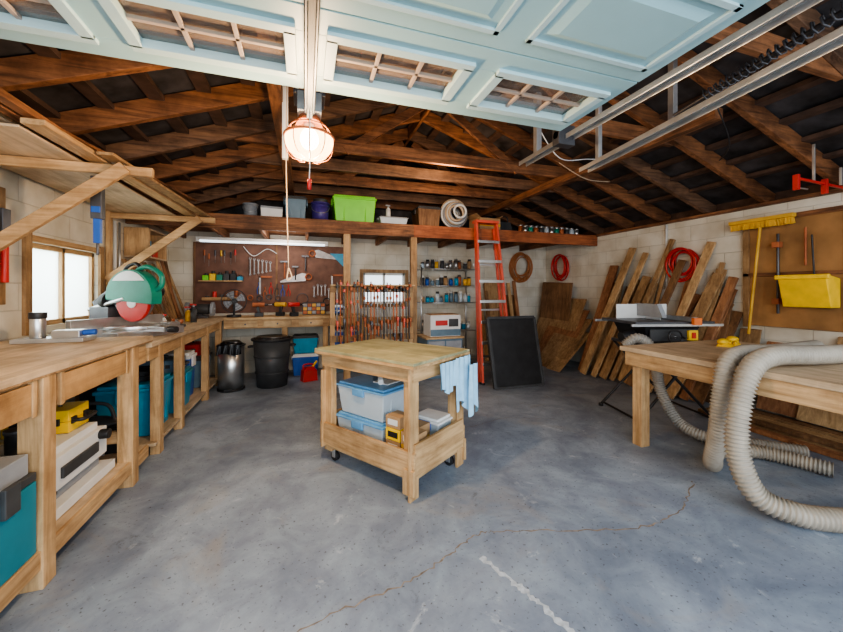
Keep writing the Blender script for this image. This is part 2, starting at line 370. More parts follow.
# ---------------------------------------------------------------- garage door
ZD=2.30
d=B('overhead_garage_door')
cols=[-1.41,-.695,.02,.735,1.45]
def sect(y0,y1,win):
    if win:
        d.bb(cols[0],cols[-1],y1-.13,y1-.004,ZD,ZD+.045,'door'); d.bb(cols[0],cols[-1],y0+.004,y0+.13,ZD,ZD+.045,'door')
        for i in range(5):
            x=cols[i]; a=x if i==0 else x-.085; b_=x if i==4 else x+.085
            d.bb(a,b_,y0+.13,y1-.13,ZD,ZD+.045,'door')
        for i in range(4):
            a,b_=cols[i]+.085,cols[i+1]-.085; p,q=y0+.13,y1-.13
            for (x0,x1,yy0,yy1) in ((a-.03,b_+.03,p-.03,p+.012),(a-.03,b_+.03,q-.012,q+.03),(a-.03,a+.012,p,q),(b_-.012,b_+.03,p,q)):
                d.bb(x0,x1,yy0,yy1,ZD-.015,ZD+.02,'doorw')
            for t in (.333,.667): xx=a+(b_-a)*t; d.bb(xx-.008,xx+.008,p,q,ZD+.005,ZD+.02,'munt')
            d.bb(a,b_,(p+q)/2-.008,(p+q)/2+.008,ZD+.005,ZD+.02,'munt')
            d.bb(a,b_,p,q,ZD+.026,ZD+.029,'pane')
    else:
        d.bb(cols[0],cols[-1],y0+.004,y1-.004,ZD,ZD+.045,'door')
        for i in range(4):
            a,b_=cols[i]+.06,cols[i+1]-.06; p,q=y0+.08,y1-.08; cx,cy=(a+b_)/2,(p+q)/2
            for (x0,x1,yy0,yy1) in ((a,b_,p,p+.022),(a,b_,q-.022,q),(a,a+.022,p,q),(b_-.022,b_,p,q)):
                d.bb(x0,x1,yy0,yy1,ZD-.01,ZD+.01,'doorw')
            W,H=b_-a-.1,q-p-.1
            d.taper((cx,cy,ZD-.016),(W-.07,H-.07),(W,H),.018,'door')
sect(1.25,1.78,True); sect(.72,1.25,False); sect(.19,.72,False); sect(-.34,.19,False)
for x in cols[1:4]:
    for y in (1.25,.72,.19): d.bb(x-.03,x+.03,y-.06,y+.06,ZD+.045,ZD+.05,'galv')
for y in (1.7,1.3): d.bb(cols[0],cols[-1],y-.02,y+.02,ZD+.045,ZD+.08,'galv')
d.done()
t=B('garage_door_track')
def track(t,p,q,w=.06):
    t.bar(p,q,w,.004,'galv'); p=Vector(p);q=Vector(q); dd,a,b_=t.frame(p,q)
    for s_ in(-1,1): t.bar(p+a*w/2*s_-b_*.012,q+a*w/2*s_-b_*.012,.004,.03,'galv')
track(t,(1.54,2.30,2.30),(1.54,-.5,2.30)); t.bb(1.52,1.56,2.1,2.14,2.3,2.72,'galv').bb(1.52,1.56,.6,.64,2.3,3.4,'galv')
t.bb(1.46,1.58,1.80,1.86,2.24,2.36,'dsteel'); t.cyl((1.46,1.83,2.30),(1.58,1.83,2.30),.025,'white')
t.done()
t=B('garage_door_track'); track(t,(1.90,2.08,2.22),(1.70,.5,2.22),.07); t.bb(1.86,1.89,1.9,1.93,2.22,3.2,'galv').bb(1.72,1.75,.6,.63,2.22,3.3,'galv').done()
t=B('garage_door_track'); track(t,(-1.48,2.30,2.30),(-1.48,-.5,2.30)); t.bb(-1.5,-1.46,2.1,2.14,2.3,2.42,'galv').done()
t=B('torsion_spring_bar'); t.cyl((2.32,1.75,2.50),(1.82,-.4,2.50),.014,'dsteel',n=10)
P=[Vector((2.25-.37*i/260,1.5-1.6*i/260,2.50))+Vector((math.cos(i*1.1)*.03,0,math.sin(i*1.1)*.03)) for i in range(261)]
t.path(P,.006,'dsteel',5).bb(2.3,2.34,1.72,1.76,2.48,3.2,'galv').done()
o=B('garage_door_opener')
o.bb(-.005,.045,-.5,1.95,2.255,2.285,'dsteel').bb(.005,.035,-.5,1.95,2.235,2.255,'char')
o.bb(-.04,.08,1.92,2.14,2.27,2.37,'grey').bb(-.06,.10,1.95,2.10,2.37,2.39,'dsteel')
o.bb(-.05,-.035,1.98,2.02,2.37,2.82,'galv').bb(.075,.09,1.98,2.02,2.37,2.82,'galv')
o.done()
o=B('caged_ceiling_light',bevel=0)
o.cyl((.02,2.0,2.27),(.02,2.0,2.235),.055,'rust',r2=.07,n=24)
o.cyl((.02,2.0,2.235),(.02,2.0,2.20),.03,'white'); o.sph((.02,2.0,2.155),(.048,.048,.055),'hot')
n=32; vs=[];fs=[]
prof=[(.120,2.165),(.123,2.14),(.112,2.10),(.085,2.068),(.05,2.055),(.0,2.052)]
for (rr_,z) in prof:
    for j in range(n):
        a=6.2832*j/n; q=rr_*(1+.03*(j%2)); vs.append((.02+q*math.cos(a),2.0+q*math.sin(a),z))
for i in range(len(prof)-1):
    for j in range(n): fs.append((i*n+j,(i+1)*n+j,(i+1)*n+(j+1)%n,i*n+(j+1)%n))
o.add(vs,fs,'bulb',True)
o.torus((.02,2.0,2.165),.126,.007,'rust','z').torus((.02,2.0,2.215),.095,.004,'rust','z')
for a in range(10): 
    aa=a*.6283+.3; cx,sx=math.cos(aa),math.sin(aa)
    o.tube([(.02+.062*cx,2.0+.062*sx,2.25),(.02+.10*cx,2.0+.10*sx,2.21),(.02+.128*cx,2.0+.128*sx,2.155),(.02+.124*cx,2.0+.124*sx,2.10),(.02+.095*cx,2.0+.095*sx,2.06),(.02+.04*cx,2.0+.04*sx,2.043)],.0028,'rust',5)
o.done()
B('pull_cord',bevel=0).tube([(.02,1.86,2.24),(.022,1.86,2.05),(.018,1.86,1.9)],.0025,'white',5).cyl((.018,1.86,1.9),(.018,1.86,1.85),.01,'red').done()
B('hanging_rope',bevel=0).tube([(-.12,2.6,2.8),(-.125,2.6,2.2),(-.11,2.6,1.5)],.004,'rope',6).tube([(-.11,2.6,1.5),(-.09,2.6,1.44),(-.12,2.6,1.42),(-.11,2.6,1.5)],.005,'rope',6).done()
B('conduit_drop',bevel=0).bb(-.16,-.12,2.75,2.79,2.3,2.84,'white').done()
for pts,k in (([(1.9,2.6,2.74),(2.2,2.7,2.55),(2.6,2.8,2.62),(3.0,2.9,2.7)],'white'),([(3.0,1.9,2.75),(3.3,2.0,2.55),(3.5,2.2,2.5)],'black'),([(2.6,3.2,2.72),(3.0,3.25,2.6),(3.4,3.3,2.62)],'rope')):
    B('electrical_cable',bevel=0).tube(pts,.005,k,5).done()
b=B('red_bar_clamp',bevel=.003); b.bar((3.95,1.9,2.30),(4.85,1.9,2.27),.02,.02,'red').bb(3.95,3.98,1.88,1.92,2.20,2.33,'red').bb(4.35,4.38,1.88,1.92,2.20,2.33,'red').cyl((3.98,1.9,2.22),(4.12,1.9,2.22),.007,'steel').bb(4.2,4.215,1.89,1.91,2.3,2.62,'galv').bb(4.6,4.615,1.89,1.91,2.3,2.46,'galv').done()

# ---------------------------------------------------------------- left bench
b=B('workbench')
XF=-1.15
b.bb(-1.99,XF+.035,.6,3.25,.965,1.0,'plyy').bb(-1.99,XF+.033,.6,3.25,.955,.965,'tanz')
b.bb(XF-.02,XF+.0,.6,3.22,.80,.955,'piney')
for (y0,y1) in ((1.45,2.0),(2.22,2.86)):
    b.bb(XF,XF+.018,y0,y1,.80,.94,'drawer'); b.bb(XF,XF+.022,y0-.03,y0,.79,.955,'pinez'); b.bb(XF,XF+.022,y1,y1+.03,.79,.955,'pinez')
for y in (.7,2.1,2.98):
    for x in (XF-.02,-1.93): b.bb(x-.045,x+.047,y-.045,y+.045,0,.955,'pinez')
b.bb(-1.99,XF-.0,.6,3.22,.15,.175,'plyy').bb(XF-.0,XF+.018,.6,3.22,.09,.178,'piney')
b.bb(-1.95,XF-.07,2.96,3.0,.3,.38,'pinex')
b.done()
b=B('workbench'); 
b.bb(-1.99,XF+.02,3.27,6.38,.905,.94,'plyy').bb(XF-.02,XF+.0,3.27,5.75,.80,.905,'piney')
for y in (3.5,4.05,5.0,5.7):
    b.bb(XF-.06,XF+.012,y-.04,y+.04,0,.905,'pinez'); b.bb(-1.97,-1.9,y-.04,y+.04,0,.905,'pinez')
b.bb(-1.97,XF+.0,3.4,5.75,.09,.115,'plyy')
b.bb(XF+.02,.95,5.78,6.38,.905,.94,'ply').bb(XF+.02,.95,5.80,5.82,.78,.905,'pinex')
for x in (-.3,.3,.9): b.bb(x-.04,x+.04,5.82,5.9,0,.905,'pinez')
for (x0,x1) in ((-1.0,-.68),(-.6,-.2),(-.1,.26),(.36,.8)):
    b.bb(x0,x1,5.785,5.80,.80,.89,'ply'); b.cyl(((x0+x1)/2,5.785,.845),((x0+x1)/2,5.76,.845),.012,'dsteel')
b.done()

# rack on the left wall
r=B('lumber_rack')
for y in (2.86,4.6):
    r.bb(-1.99,-.98,y-.02,y+.02,2.11,2.17,'pinex'); r.bar((-1.97,y-.045,1.45),(-1.12,y-.045,2.15),.035,.08,'pinex'); r.bb(-1.99,-1.95,y-.03,y+.03,1.35,2.2,'pinez')
r.done()
s=B('lumber_boards')
s.bb(-1.95,-1.38,2.35,4.9,2.175,2.19,'plyy').bb(-1.92,-1.40,2.5,4.92,2.192,2.205,'tanz').bb(-1.9,-1.45,2.2,4.9,2.207,2.222,'plyy')
rr=random.Random(4)
for i in range(9):
    x=-1.93+i*.075; s.bar((x,2.2+rr.uniform(-.2,.4),2.244),(x+rr.uniform(-.01,.02),4.7+rr.uniform(-.3,.2),2.244),.055,.035,rr.choice(['piney','tanz','rafy','brnz']))
s.bar((-1.30,2.3,2.195),(-1.22,4.93,2.195),.10,.03,'piney'); s.bar((-1.18,2.7,2.195),(-1.08,4.8,2.195),.09,.02,'tanz')
s.bar((-1.45,2.5,2.29),(-1.2,4.5,2.33),.13,.02,'rafy'); s.bar((-1.7,2.5,2.30),(-1.62,4.6,2.30),.2,.02,'plyy')
s.done()
b=B('wall_tool_board'); b.bb(-1.99,-1.96,3.0,3.22,1.25,2.05,'tanz').bb(-1.96,-1.93,3.03,3.10,1.5,1.75,'black').cyl((-1.93,3.16,1.4),(-1.93,3.16,1.65),.02,'red').cyl((-1.93,3.07,1.75),(-1.93,3.07,1.85),.015,'steel').bb(-1.96,-1.92,3.13,3.2,1.72,1.9,'dsteel').done()
b=B('blue_spring_clamp',bevel=.003); b.bb(-1.33,-1.29,2.90,2.93,1.66,1.86,'blue').bb(-1.34,-1.28,2.89,2.94,1.82,2.10,'dsteel').bb(-1.335,-1.285,2.885,2.945,1.86,1.90,'blue').cyl((-1.31,2.915,1.66),(-1.31,2.915,1.58),.008,'dsteel').done()
c=B('conduit',bevel=0); c.cyl((-1.97,4.72,.945),(-1.97,4.72,2.1),.015,'white').cyl((-1.97,4.82,1.2),(-1.97,4.82,2.1),.012,'galv').bb(-1.99,-1.94,4.66,4.78,1.3,1.42,'white').done()
b=B('wall_cabinet_frame'); b.bb(-1.99,-1.75,4.97,5.02,1.75,2.08,'pinez').bb(-1.99,-1.75,5.5,5.55,1.75,2.08,'pinez').bb(-1.99,-1.75,4.97,5.55,1.73,1.75,'plyy').bb(-1.99,-1.75,4.97,5.55,2.06,2.08,'plyy').bb(-1.95,-1.8,5.07,5.2,1.75,1.95,'tblue').bb(-1.95,-1.8,5.25,5.4,1.75,1.9,'red').done()
s=B('scrap_boards'); rr=random.Random(9)
for i in range(12):
    y=4.95+i*.11; h=rr.uniform(.55,1.15); s.bar((-1.72+rr.uniform(-.05,.05),y,.955),(-1.955,y+rr.uniform(-.1,.1),.95+h if h<.78 or y>5.65 else 1.70),.08,.02,rr.choice(['pinez','tanz','reddz','brnz','pinez']),up=(1,0,0))
s.done()

# miter saw
m=B('miter_saw',(-1.52,3.86,.942),rz=62,bevel=.004,sc=1.28)
m.bb(-.25,.25,-.22,.18,0,.05,'galv').cyl((0,-.05,.05),(0,-.05,.075),.16,'steel',n=28).bb(-.32,.32,.04,.08,.06,.13,'galv').bb(-.04,.04,-.34,-.1,.035,.07,'steel').cyl((0,-.34,.05),(0,-.40,.05),.022,'black')
m.bb(-.34,-.24,-.1,.1,.0,.07,'galv').bb(.24,.34,-.1,.1,0,.07,'galv')
m.bb(-.05,.05,.1,.26,.05,.20,'dsteel')
for x in (-.035,.035): m.cyl((x,.28,.18),(x,-.02,.26),.014,'steel')
m.bar((0,.24,.2),(0,.0,.36),.06,.08,'dsteel')
cz,cy=.27,-.06
m.cyl((-.008,cy,cz),(.008,cy,cz),.165,'tsteel',n=36)
m.cyl((-.036,cy-.02,cz-.04),(-.012,cy-.02,cz-.04),.130,'red',n=32).cyl((-.044,cy-.02,cz-.04),(-.034,cy-.02,cz-.04),.035,'white',n=20)
pts=[(-.045,cy+.19*math.cos(a),cz+.19*math.sin(a)) for a in [math.radians(q) for q in range(-5,196,8)]]
m.prism(pts,(.08,0,0),'mgreen')
pts=[(-.050,cy+.16*math.cos(a),cz+.02+.16*math.sin(a)) for a in [math.radians(q) for q in range(35,146,10)]]
m.prism(pts,(.006,0,0),'white')
m.cyl((.04,cy+.02,.31),(.18,cy+.02,.31),.055,'mgreen').cyl((.18,cy+.02,.31),(.215,cy+.02,.31),.048,'black')
m.tube([(0,cy,.44),(0,cy-.10,.48),(0,cy-.21,.43),(0,cy-.22,.35),(0,cy-.16,.31)],.017,'mgreen').tube([(0,.05,.40),(.0,.0,.48),(0,-.08,.50),(0,-.12,.44)],.012,'black')
m.cyl((0,.14,.24),(0,.18,.24),.06,'black').done()
b=B('router_fence_jig',bevel=.003); b.bb(-1.80,-1.42,2.98,3.14,1.002,1.03,'galv').cyl((-1.7,3.06,1.03),(-1.7,3.06,1.16),.04,'steel').cyl((-1.7,3.06,1.16),(-1.7,3.06,1.2),.045,'black').bb(-1.6,-1.45,3.0,3.1,1.03,1.08,'steel').cyl((-1.45,3.05,1.06),(-1.38,3.05,1.06),.02,'blue').done()
for (x,y,k,h) in ((-1.7,4.55,'blue',.10),(-1.5,4.65,'white',.07),(-1.75,4.85,'white',.14),(-1.35,5.2,'char',.16),(-1.45,5.35,'mustard',.12)):
    B('spray_bottle',(x,y,.942),bevel=0).cyl((0,0,0),(0,0,h),.035,k).cyl((0,0,h),(0,0,h+.03),.035,k,r2=.014).cyl((0,0,h+.03),(0,0,h+.06),.014,'grey').bar((.03,0,h+.06),(-.04,0,h+.065),.018,.02,'red').done()
b=B('hand_plane',(-1.32,4.5,.942),80,.003); b.bb(-.12,.12,-.03,.03,0,.03,'dsteel').sph((.08,0,.06),(.02,.02,.025),'rust').bar((-.07,0,.03),(-.09,0,.1),.02,.03,'rust').bar((.0,0,.03),(-.04,0,.09),.04,.008,'steel').done()
# under left bench
b=B('power_tool_case'); b.bb(-1.62,-1.14,1.45,2.045,.180,.50,'teal').bb(-1.62,-1.14,1.45,2.045,.505,.54,'char').bb(-1.60,-1.16,1.47,2.03,.54,.63,'grey').bb(-1.14,-1.12,1.56,1.64,.44,.56,'char').bb(-1.14,-1.12,1.84,1.92,.44,.56,'char').bb(-1.14,-1.132,1.70,1.80,.30,.34,'white')
b.bb(-1.5,-1.25,1.6,1.9,.63,.67,'char').tube([(-1.4,1.62,.63),(-1.4,1.64,.70),(-1.4,1.76,.71),(-1.4,1.88,.70),(-1.4,1.9,.63)],.013,'black').done()
b=B('thickness_planer'); b.bb(-1.75,-1.20,2.20,2.88,.180,.235,'white').bb(-1.72,-1.26,2.25,2.82,.235,.285,'grey').bb(-1.75,-1.22,2.26,2.82,.31,.48,'white').bb(-1.72,-1.25,2.28,2.78,.48,.52,'white').cyl((-1.25,2.33,.29),(-1.25,2.33,.33),.03,'dsteel').cyl((-1.40,2.38,.52),(-1.40,2.38,.62),.05,'black').cyl((-1.40,2.38,.62),(-1.40,2.38,.64),.055,'dsteel').bb(-1.22,-1.205,2.36,2.70,.36,.42,'char').bb(-1.7,-1.3,2.3,2.78,.285,.315,'dsteel')
b.cyl((-1.22,2.74,.45),(-1.17,2.74,.45),.03,'black').done()
def toolcase(x,y,z,w,d_,h,k,k2='black',rz_=0,name='tool_case'):
    b=B(name,(x,y,z),rz_,.006); b.bb(-w/2,w/2,-d_/2,d_/2,0,h*.48,k).bb(-w/2,w/2,-d_/2,d_/2,h*.5,h,k).bb(-w/2+.01,w/2-.01,-d_/2+.01,d_/2-.01,h*.47,h*.51,k2)
    for s_ in (-1,1):
        for q in (-.3,.3): b.box((q*w,s_*(d_/2+.005),h*.5),(.04,.014,h*.3),k2); b.box((s_*(w/2+.005),q*d_,h*.5),(.014,.04,h*.3),k2)
    b.tube([(w/2,-.07,h*.5),(w/2+.05,-.06,h*.5),(w/2+.05,.06,h*.5),(w/2,.07,h*.5)],.012,k2)
    b.tube([(-.06,0,h),(-.05,0,h+.03),(.05,0,h+.03),(.06,0,h)],.01,k2); return b.done()
toolcase(-1.45,2.69,.524,.30,.20,.13,'yellow'); toolcase(-1.82,2.45,.524,.2,.3,.16,'char','grey')
b=B('circular_saw',(-1.62,2.42,.524),70,.003); b.bb(-.12,.12,-.06,.06,0,.008,'steel').cyl((0,-.03,.08),(0,-.02,.08),.07,'steel',n=24).cyl((0,-.02,.09),(0,.06,.09),.045,'bgrey').tube([(-.08,0,.08),(-.1,0,.14),(-.02,0,.17),(.06,0,.14)],.015,'black').done()
b=B('canvas_tool_bag'); b.taper((-1.5,3.24,.0),(.46,.26),(.40,.2),.36,'black'); b.tube([(-1.65,3.24,.36),(-1.6,3.24,.5),(-1.4,3.24,.5),(-1.35,3.24,.36)],.014,'char').sph((-1.5,3.24,.36),(.19,.09,.06),'char').bb(-1.64,-1.36,3.10,3.12,.05,.2,'grey').done()
def tote(name,c,w,d_,h,k,lid=None,rz_=0,latch='white',bev=.008):
    b=B(name,c,rz_,bev); b.taper((0,0,0),(w*.88,d_*.88),(w,d_),h*.9,k)
    kk=lid or k
    b.bb(-w/2-.012,w/2+.012,-d_/2-.012,d_/2+.012,h*.86,h*.93,kk)
    b.bb(-w/2+.01,w/2-.01,-d_/2+.01,d_/2-.01,h*.92,h,kk)
    for s_ in(-1,1):
        b.box((s_*(w/2+.01),0,h*.8),(.02,.12,h*.25),latch); 
        for q in (-.25,.25): b.box((q*w,s_*(d_/2-.018),h*.4),(.015,.02,h*.6),k)
    return b.done()
tote('storage_tote',(-1.42,3.78,.118),.46,.40,.44,'tblue',rz_=90,latch='tblue')
tote('storage_tote',(-1.42,4.34,.118),.46,.42,.40,'tblue','teal',latch='tblue')
toolcase(-1.42,4.34,.52,.36,.3,.12,'bgrey','char')
tote('storage_tote',(-1.45,4.78,.118),.40,.26,.52,'blue','white')
tote('storage_tote',(-1.45,5.36,.118),.42,.5,.4,'bgrey','char'); toolcase(-1.45,5.34,.52,.36,.34,.14,'red','black')
tote('storage_tote',(-1.78,4.0,.118),.2,.26,.55,'char','black')
b=B('black_extension_cord',bevel=0)
for i in range(6): b.torus((-1.40+.006*i,3.76,.572+.015*i),.12+.008*(i%3),.009,'black','z',n=20,m=6)
b.done()

# ---------------------------------------------------------------- back wall
b=B('pegboard'); b.bb(-1.66,.72,6.375,6.395,.98,2.1,'peg')
for x in (-1.66,-.47,.70): b.bb(x,x+.03,6.365,6.39,.98,2.1,'brnz')
b.done()
l=B('fluorescent_light'); l.bb(-1.55,.35,6.05,6.17,2.10,2.145,'white')
for y in (6.08,6.14): l.cyl((-1.5,y,2.088),(.30,y,2.088),.013,'tube')
l.bb(-1.55,-1.5,6.05,6.17,2.07,2.10,'white').bb(.30,.35,6.05,6.17,2.07,2.10,'white').done()
t=B('hanging_hand_tools',bevel=.002); rr=random.Random(12)
def hammer(x,z,s=1,k='rust'): 
    t.cyl((x,6.345,z),(x,6.345,z-.28*s),.012,k,n=8).bar((x-.07*s,6.345,z),(x+.06*s,6.345,z),.03,.03,'dsteel')
def saw(x,z,fl=1): 
    t.prism([(x,6.34,z),(x+.07*fl,6.34,z+.02),(x+.42*fl,6.34,z-.12),(x+.42*fl,6.34,z-.15),(x+.02*fl,6.34,z-.12)],(0,.004,0),'tsteel'); t.torus((x-.03*fl,6.345,z-.05),.05,.013,'rust','y',n=12,m=6)
def wrench(x,z,h): t.bar((x,6.345,z),(x,6.345,z-h),.012,.018,'tsteel',up=(1,0,0)).torus((x,6.345,z),.018,.007,'tsteel','y',n=10,m=5).torus((x,6.345,z-h),.014,.006,'tsteel','y',n=10,m=5)
def driver(x,z,k): t.cyl((x,6.345,z),(x,6.345,z-.09),.014,k,n=8).cyl((x,6.345,z-.09),(x,6.345,z-.2),.004,'tsteel',n=6)
def pliers(x,z,k): 
    for s_ in (-1,1): t.tube([(x+s_*.008,6.345,z+.05),(x,6.345,z),(x+s_*.025,6.345,z-.06),(x+s_*.02,6.345,z-.14)],.007,k,5)
def square(x,z): t.bb(x,x+.03,6.335,6.355,z-.3,z,'tsteel').bb(x,x+.2,6.335,6.355,z-.03,z,'rust')
for i in range(7): driver(-1.5+.075*i+rr.uniform(-.02,.02),1.98+rr.uniform(-.06,.03),rr.choice(['red','black','rust','dsteel','mustard']))
for i in range(6): wrench(-.85+.06*i,1.86-.012*i,.26-.025*i)
hammer(-.33,1.82,1); hammer(-.16,1.74,.8,'black'); hammer(.0,1.92,.9,'dsteel')
saw(.14,2.02); saw(.02,1.62,-1); square(.42,1.62); square(-.72,1.58)
for i in range(5): wrench(.14+.06*i,1.40+rr.uniform(-.05,.05),.16)
t.prism([(.40,6.335,1.98),(.64,6.335,1.98),(.64,6.335,1.74)],(0,.01,0),'tblue')
for i in range(6): pliers(-.72+.09*i,1.38+rr.uniform(-.05,.05),rr.choice(['red','dsteel','black','rust','blue']))
for i in range(4): t.torus((-.85+.14*i,6.345,1.22+rr.uniform(-.04,.04)),.04,.011,rr.choice(['rust','dsteel','black','dsteel']),'y',n=12,m=6)
t.torus((-.05,6.345,1.2),.09,.008,'dsteel','y',n=20,m=6).torus((.35,6.345,1.15),.06,.01,'black','y',n=20,m=6)
t.tube([(-.95,6.345,2.05),(-.8,6.345,1.9),(-.6,6.345,2.02),(-.45,6.345,1.95)],.007,'white',6)
t.done()
b=B('pegboard_shelf'); b.bb(-1.55,-.95,6.2,6.33,1.48,1.5,'pinex')
rr=random.Random(3)
for i in range(6):
    x=-1.5+.095*i; k=['green','yellow','mgreen','char','black','tblue'][i]; hh=rr.uniform(.08,.2)
    b.bb(x,x+.08,6.22,6.32,1.5,1.5+hh*.7,k).cyl((x+.04,6.28,1.5+hh*.7),(x+.04,6.28,1.5+hh),.025,'black')
b.bb(-1.5,-.98,6.18,6.2,1.2,1.24,'pinex').bb(-1.5,-.98,6.18,6.33,1.19,1.2,'pinex')
for i in range(5): b.cyl((-1.44+.1*i,6.25,1.2),(-1.44+.1*i,6.25,1.2+rr.uniform(.06,.14)),.03,['char','red','dsteel','white','rust'][i])
b.done()
def drill(x,y,z,k,rz_=0):
    d_=B('cordless_drill',(x,y,z),rz_,.003); d_.bb(-.06,.06,-.04,.04,0,.06,'black').bar((0,0,.05),(-.02,0,.15),.04,.045,'black').cyl((-.09,0,.18),(.08,0,.18),.034,k).cyl((.08,0,.18),(.13,0,.18),.024,'black',r2=.012).cyl((.13,0,.18),(.19,0,.18),.004,'steel').done()
drill(-.68,6.0,.942,'rust'); drill(-.38,6.05,.942,'mustard',160); drill(-.17,5.92,.942,'red',20)
g=B('bench_grinder',(-1.46,5.95,.942)); g.bb(-.1,.1,-.07,.07,0,.04,'dsteel').cyl((-.12,0,.13),(.12,0,.13),.075,'char').cyl((-.18,0,.13),(-.14,0,.13),.1,'grey',n=24).cyl((.14,0,.13),(.18,0,.13),.1,'grey',n=24).cyl((-.19,0,.13),(.19,0,.13),.015,'steel').bb(-.03,.03,-.03,.03,.04,.1,'dsteel').done()
f=B('desk_fan',(-1.03,6.02,.942)); f.cyl((0,0,0),(0,0,.03),.1,'black').cyl((0,0,.03),(0,0,.2),.015,'black').cyl((0,-.0,.24),(0,.1,.24),.04,'black')
for q in (.05,.09,.13,.17): f.torus((0,-.03,.24),q,.003,'dsteel','y',n=24,m=5)
f.torus((0,0,.24),.175,.006,'black','y',n=28,m=6)
for a in range(12): f.cyl((0,-.035,.24),(.175*math.cos(a*.5236),-.0,.24+.175*math.sin(a*.5236)),.002,'dsteel',n=4)
for a in range(4): f.prism([(0,.01,.24)]+[(.15*math.cos(a*1.57+q),.01+q*.02,.24+.15*math.sin(a*1.57+q)) for q in (0,.3,.6,.9)],(0,.003,0),'grey')
f.done()
v=B('bench_vise',(.5,5.98,.942)); v.cyl((0,0,0),(0,0,.03),.08,'dsteel').bb(-.05,.05,-.05,.1,.03,.12,'blue').bb(-.07,.07,-.0,.03,.12,.17,'steel').bb(-.05,.05,-.14,-.09,.04,.13,'blue').bb(-.07,.07,-.1,-.07,.12,.17,'steel').cyl((0,-.2,.08),(0,.0,.08),.015,'steel').cyl((-.09,-.19,.08),(.09,-.19,.08),.007,'steel').done()
b=B('parts_organizer'); b.bb(-.05,.32,6.2,6.33,.942,1.14,'char')
for i in range(5):
    for j in range(3): b.bb(-.035+.07*i,.025+.07*i,6.185,6.2,.955+.06*j,1.005+.06*j,['rust','mustard','grey'][(i+j)%3])
b.done()
t=B('trash_can',(-.96,5.42,0),bevel=0); t.cyl((0,0,.02),(0,0,.6),.16,'steel',r2=.165,n=28).cyl((0,0,0),(0,0,.03),.17,'black',n=28).torus((0,0,.6),.168,.012,'black','z').cyl((0,0,.6),(0,0,.66),.168,'bag',r2=.10,n=28).box((0,-.17,.03),(.1,.05,.02),'black'); t.cloth((-.14,-.165,.62),(1,0,0),.28,.12,(0,-1,0),'bag',4,.008,2).done()
t=B('trash_can',(-.45,5.48,0),bevel=0); t.cyl((0,0,.0),(0,0,.66),.20,'char',r2=.25,n=28)
for z in (.2,.42): t.torus((0,0,z),.2+.05*z/.66,.012,'char','z')
t.torus((0,0,.66),.26,.018,'black','z').cyl((0,0,.655),(0,0,.70),.25,'bag',r2=.2,n=28)
for s_ in (-1,1): t.tube([(s_*.24,-.05,.56),(s_*.30,-.05,.56),(s_*.30,.05,.56),(s_*.24,.05,.56)],.012,'black')
t.done()
tote('storage_tote',(.0,6.12,.0),.4,.4,.34,'blue','white'); tote('storage_tote',(.0,6.12,.345),.38,.36,.28,'tblue','char')
tote('storage_tote',(.6,6.14,.0),.4,.4,.4,'bgrey','char'); tote('storage_tote',(.6,6.14,.405),.4,.38,.3,'blue','white')
b=B('red_gas_can',(.05,5.58,0),20); b.taper((0,0,0),(.22,.14),(.20,.12),.16,'red').taper((0,0,.16),(.20,.12),(.1,.08),.05,'red').tube([(-.08,0,.16),(-.08,0,.24),(.05,0,.24),(.08,0,.18)],.012,'red').cyl((.05,0,.2),(.12,0,.28),.014,'yellow').done()

# clamp rack
c=B('clamp_rack')
for x in (.33,1.38):
    c.bb(x-.03,x+.03,4.72,4.78,.06,1.42,'pinez').bb(x-.03,x+.03,4.5,4.95,.03,.08,'piney'); c.bar((x,4.52,.08),(x,4.72,.5),.04,.04,'piney')
    for y in (4.53,4.92): c.cyl((x-.015,y,.02),(x+.015,y,.02),.02,'black')
for z in (.45,.72,.95,1.36): c.bb(.30,1.41,4.69,4.73,z-.04,z+.04,'tanz')
c.bb(.3,1.41,4.62,4.72,1.40,1.42,'ply')
rr=random.Random(5)
for i in range(23):
    x=.38+i*.0433; zt=1.43+rr.uniform(-.04,.06); zb=rr.uniform(.5,.75); k=rr.choice(['tsteel','rust','dsteel','rust'])
    c.cyl((x,4.64,zb),(x,4.64,zt),.009,k,n=8)
    c.bb(x-.014,x+.014,4.56,4.66,zt-.07,zt-.03,rr.choice(['rust','ladred','rust','black']))
    zj=rr.uniform(zb+.05,1.0); kk=rr.choice(['rust','ladred','rust','dsteel']); c.bb(x-.014,x+.014,4.56,4.66,zj-.03,zj+.02,kk).cyl((x,4.57,zj),(x,4.57,zj-.10),.010,kk,n=8)
    zz=rr.uniform(1.08,1.25); c.bb(x-.012,x+.012,4.60,4.66,zz,zz+.04,kk)
c.done()
s=B('metal_shelving_unit',bevel=0); X0,X1,Y0,Y1=1.9,2.95,5.85,6.3
for x in (X0,X1):
    for y in (Y0,Y1): s.cyl((x,y,0),(x,y,1.75),.013,'steel',n=8)
for z in (.15,.62,1.12,1.42,1.72):
    for y in (Y0,Y1): s.cyl((X0,y,z),(X1,y,z),.008,'steel',n=6)
    for i in range(14): s.cyl((X0+i*(X1-X0)/13,Y0,z),(X0+i*(X1-X0)/13,Y1,z),.004,'steel',n=5)
s.done()
j=B('jars_and_cans',bevel=0); rr=random.Random(8)
for z in (.16,.63,1.13,1.43,1.73):
    for i in range(11):
        x=X0+.07+i*.09; y=6.0+rr.uniform(-.04,.04); h=rr.uniform(.1,.2); k=rr.choice(['bgrey','tblue','white','rust','steel','mustard','blue','clear','char','card'])
        j.cyl((x,y,z),(x,y,z+h*.8),.038,k,n=12).cyl((x,y,z+h*.8),(x,y,z+h),.03,rr.choice(['white','black','dsteel','steel']),n=12)
j.done()
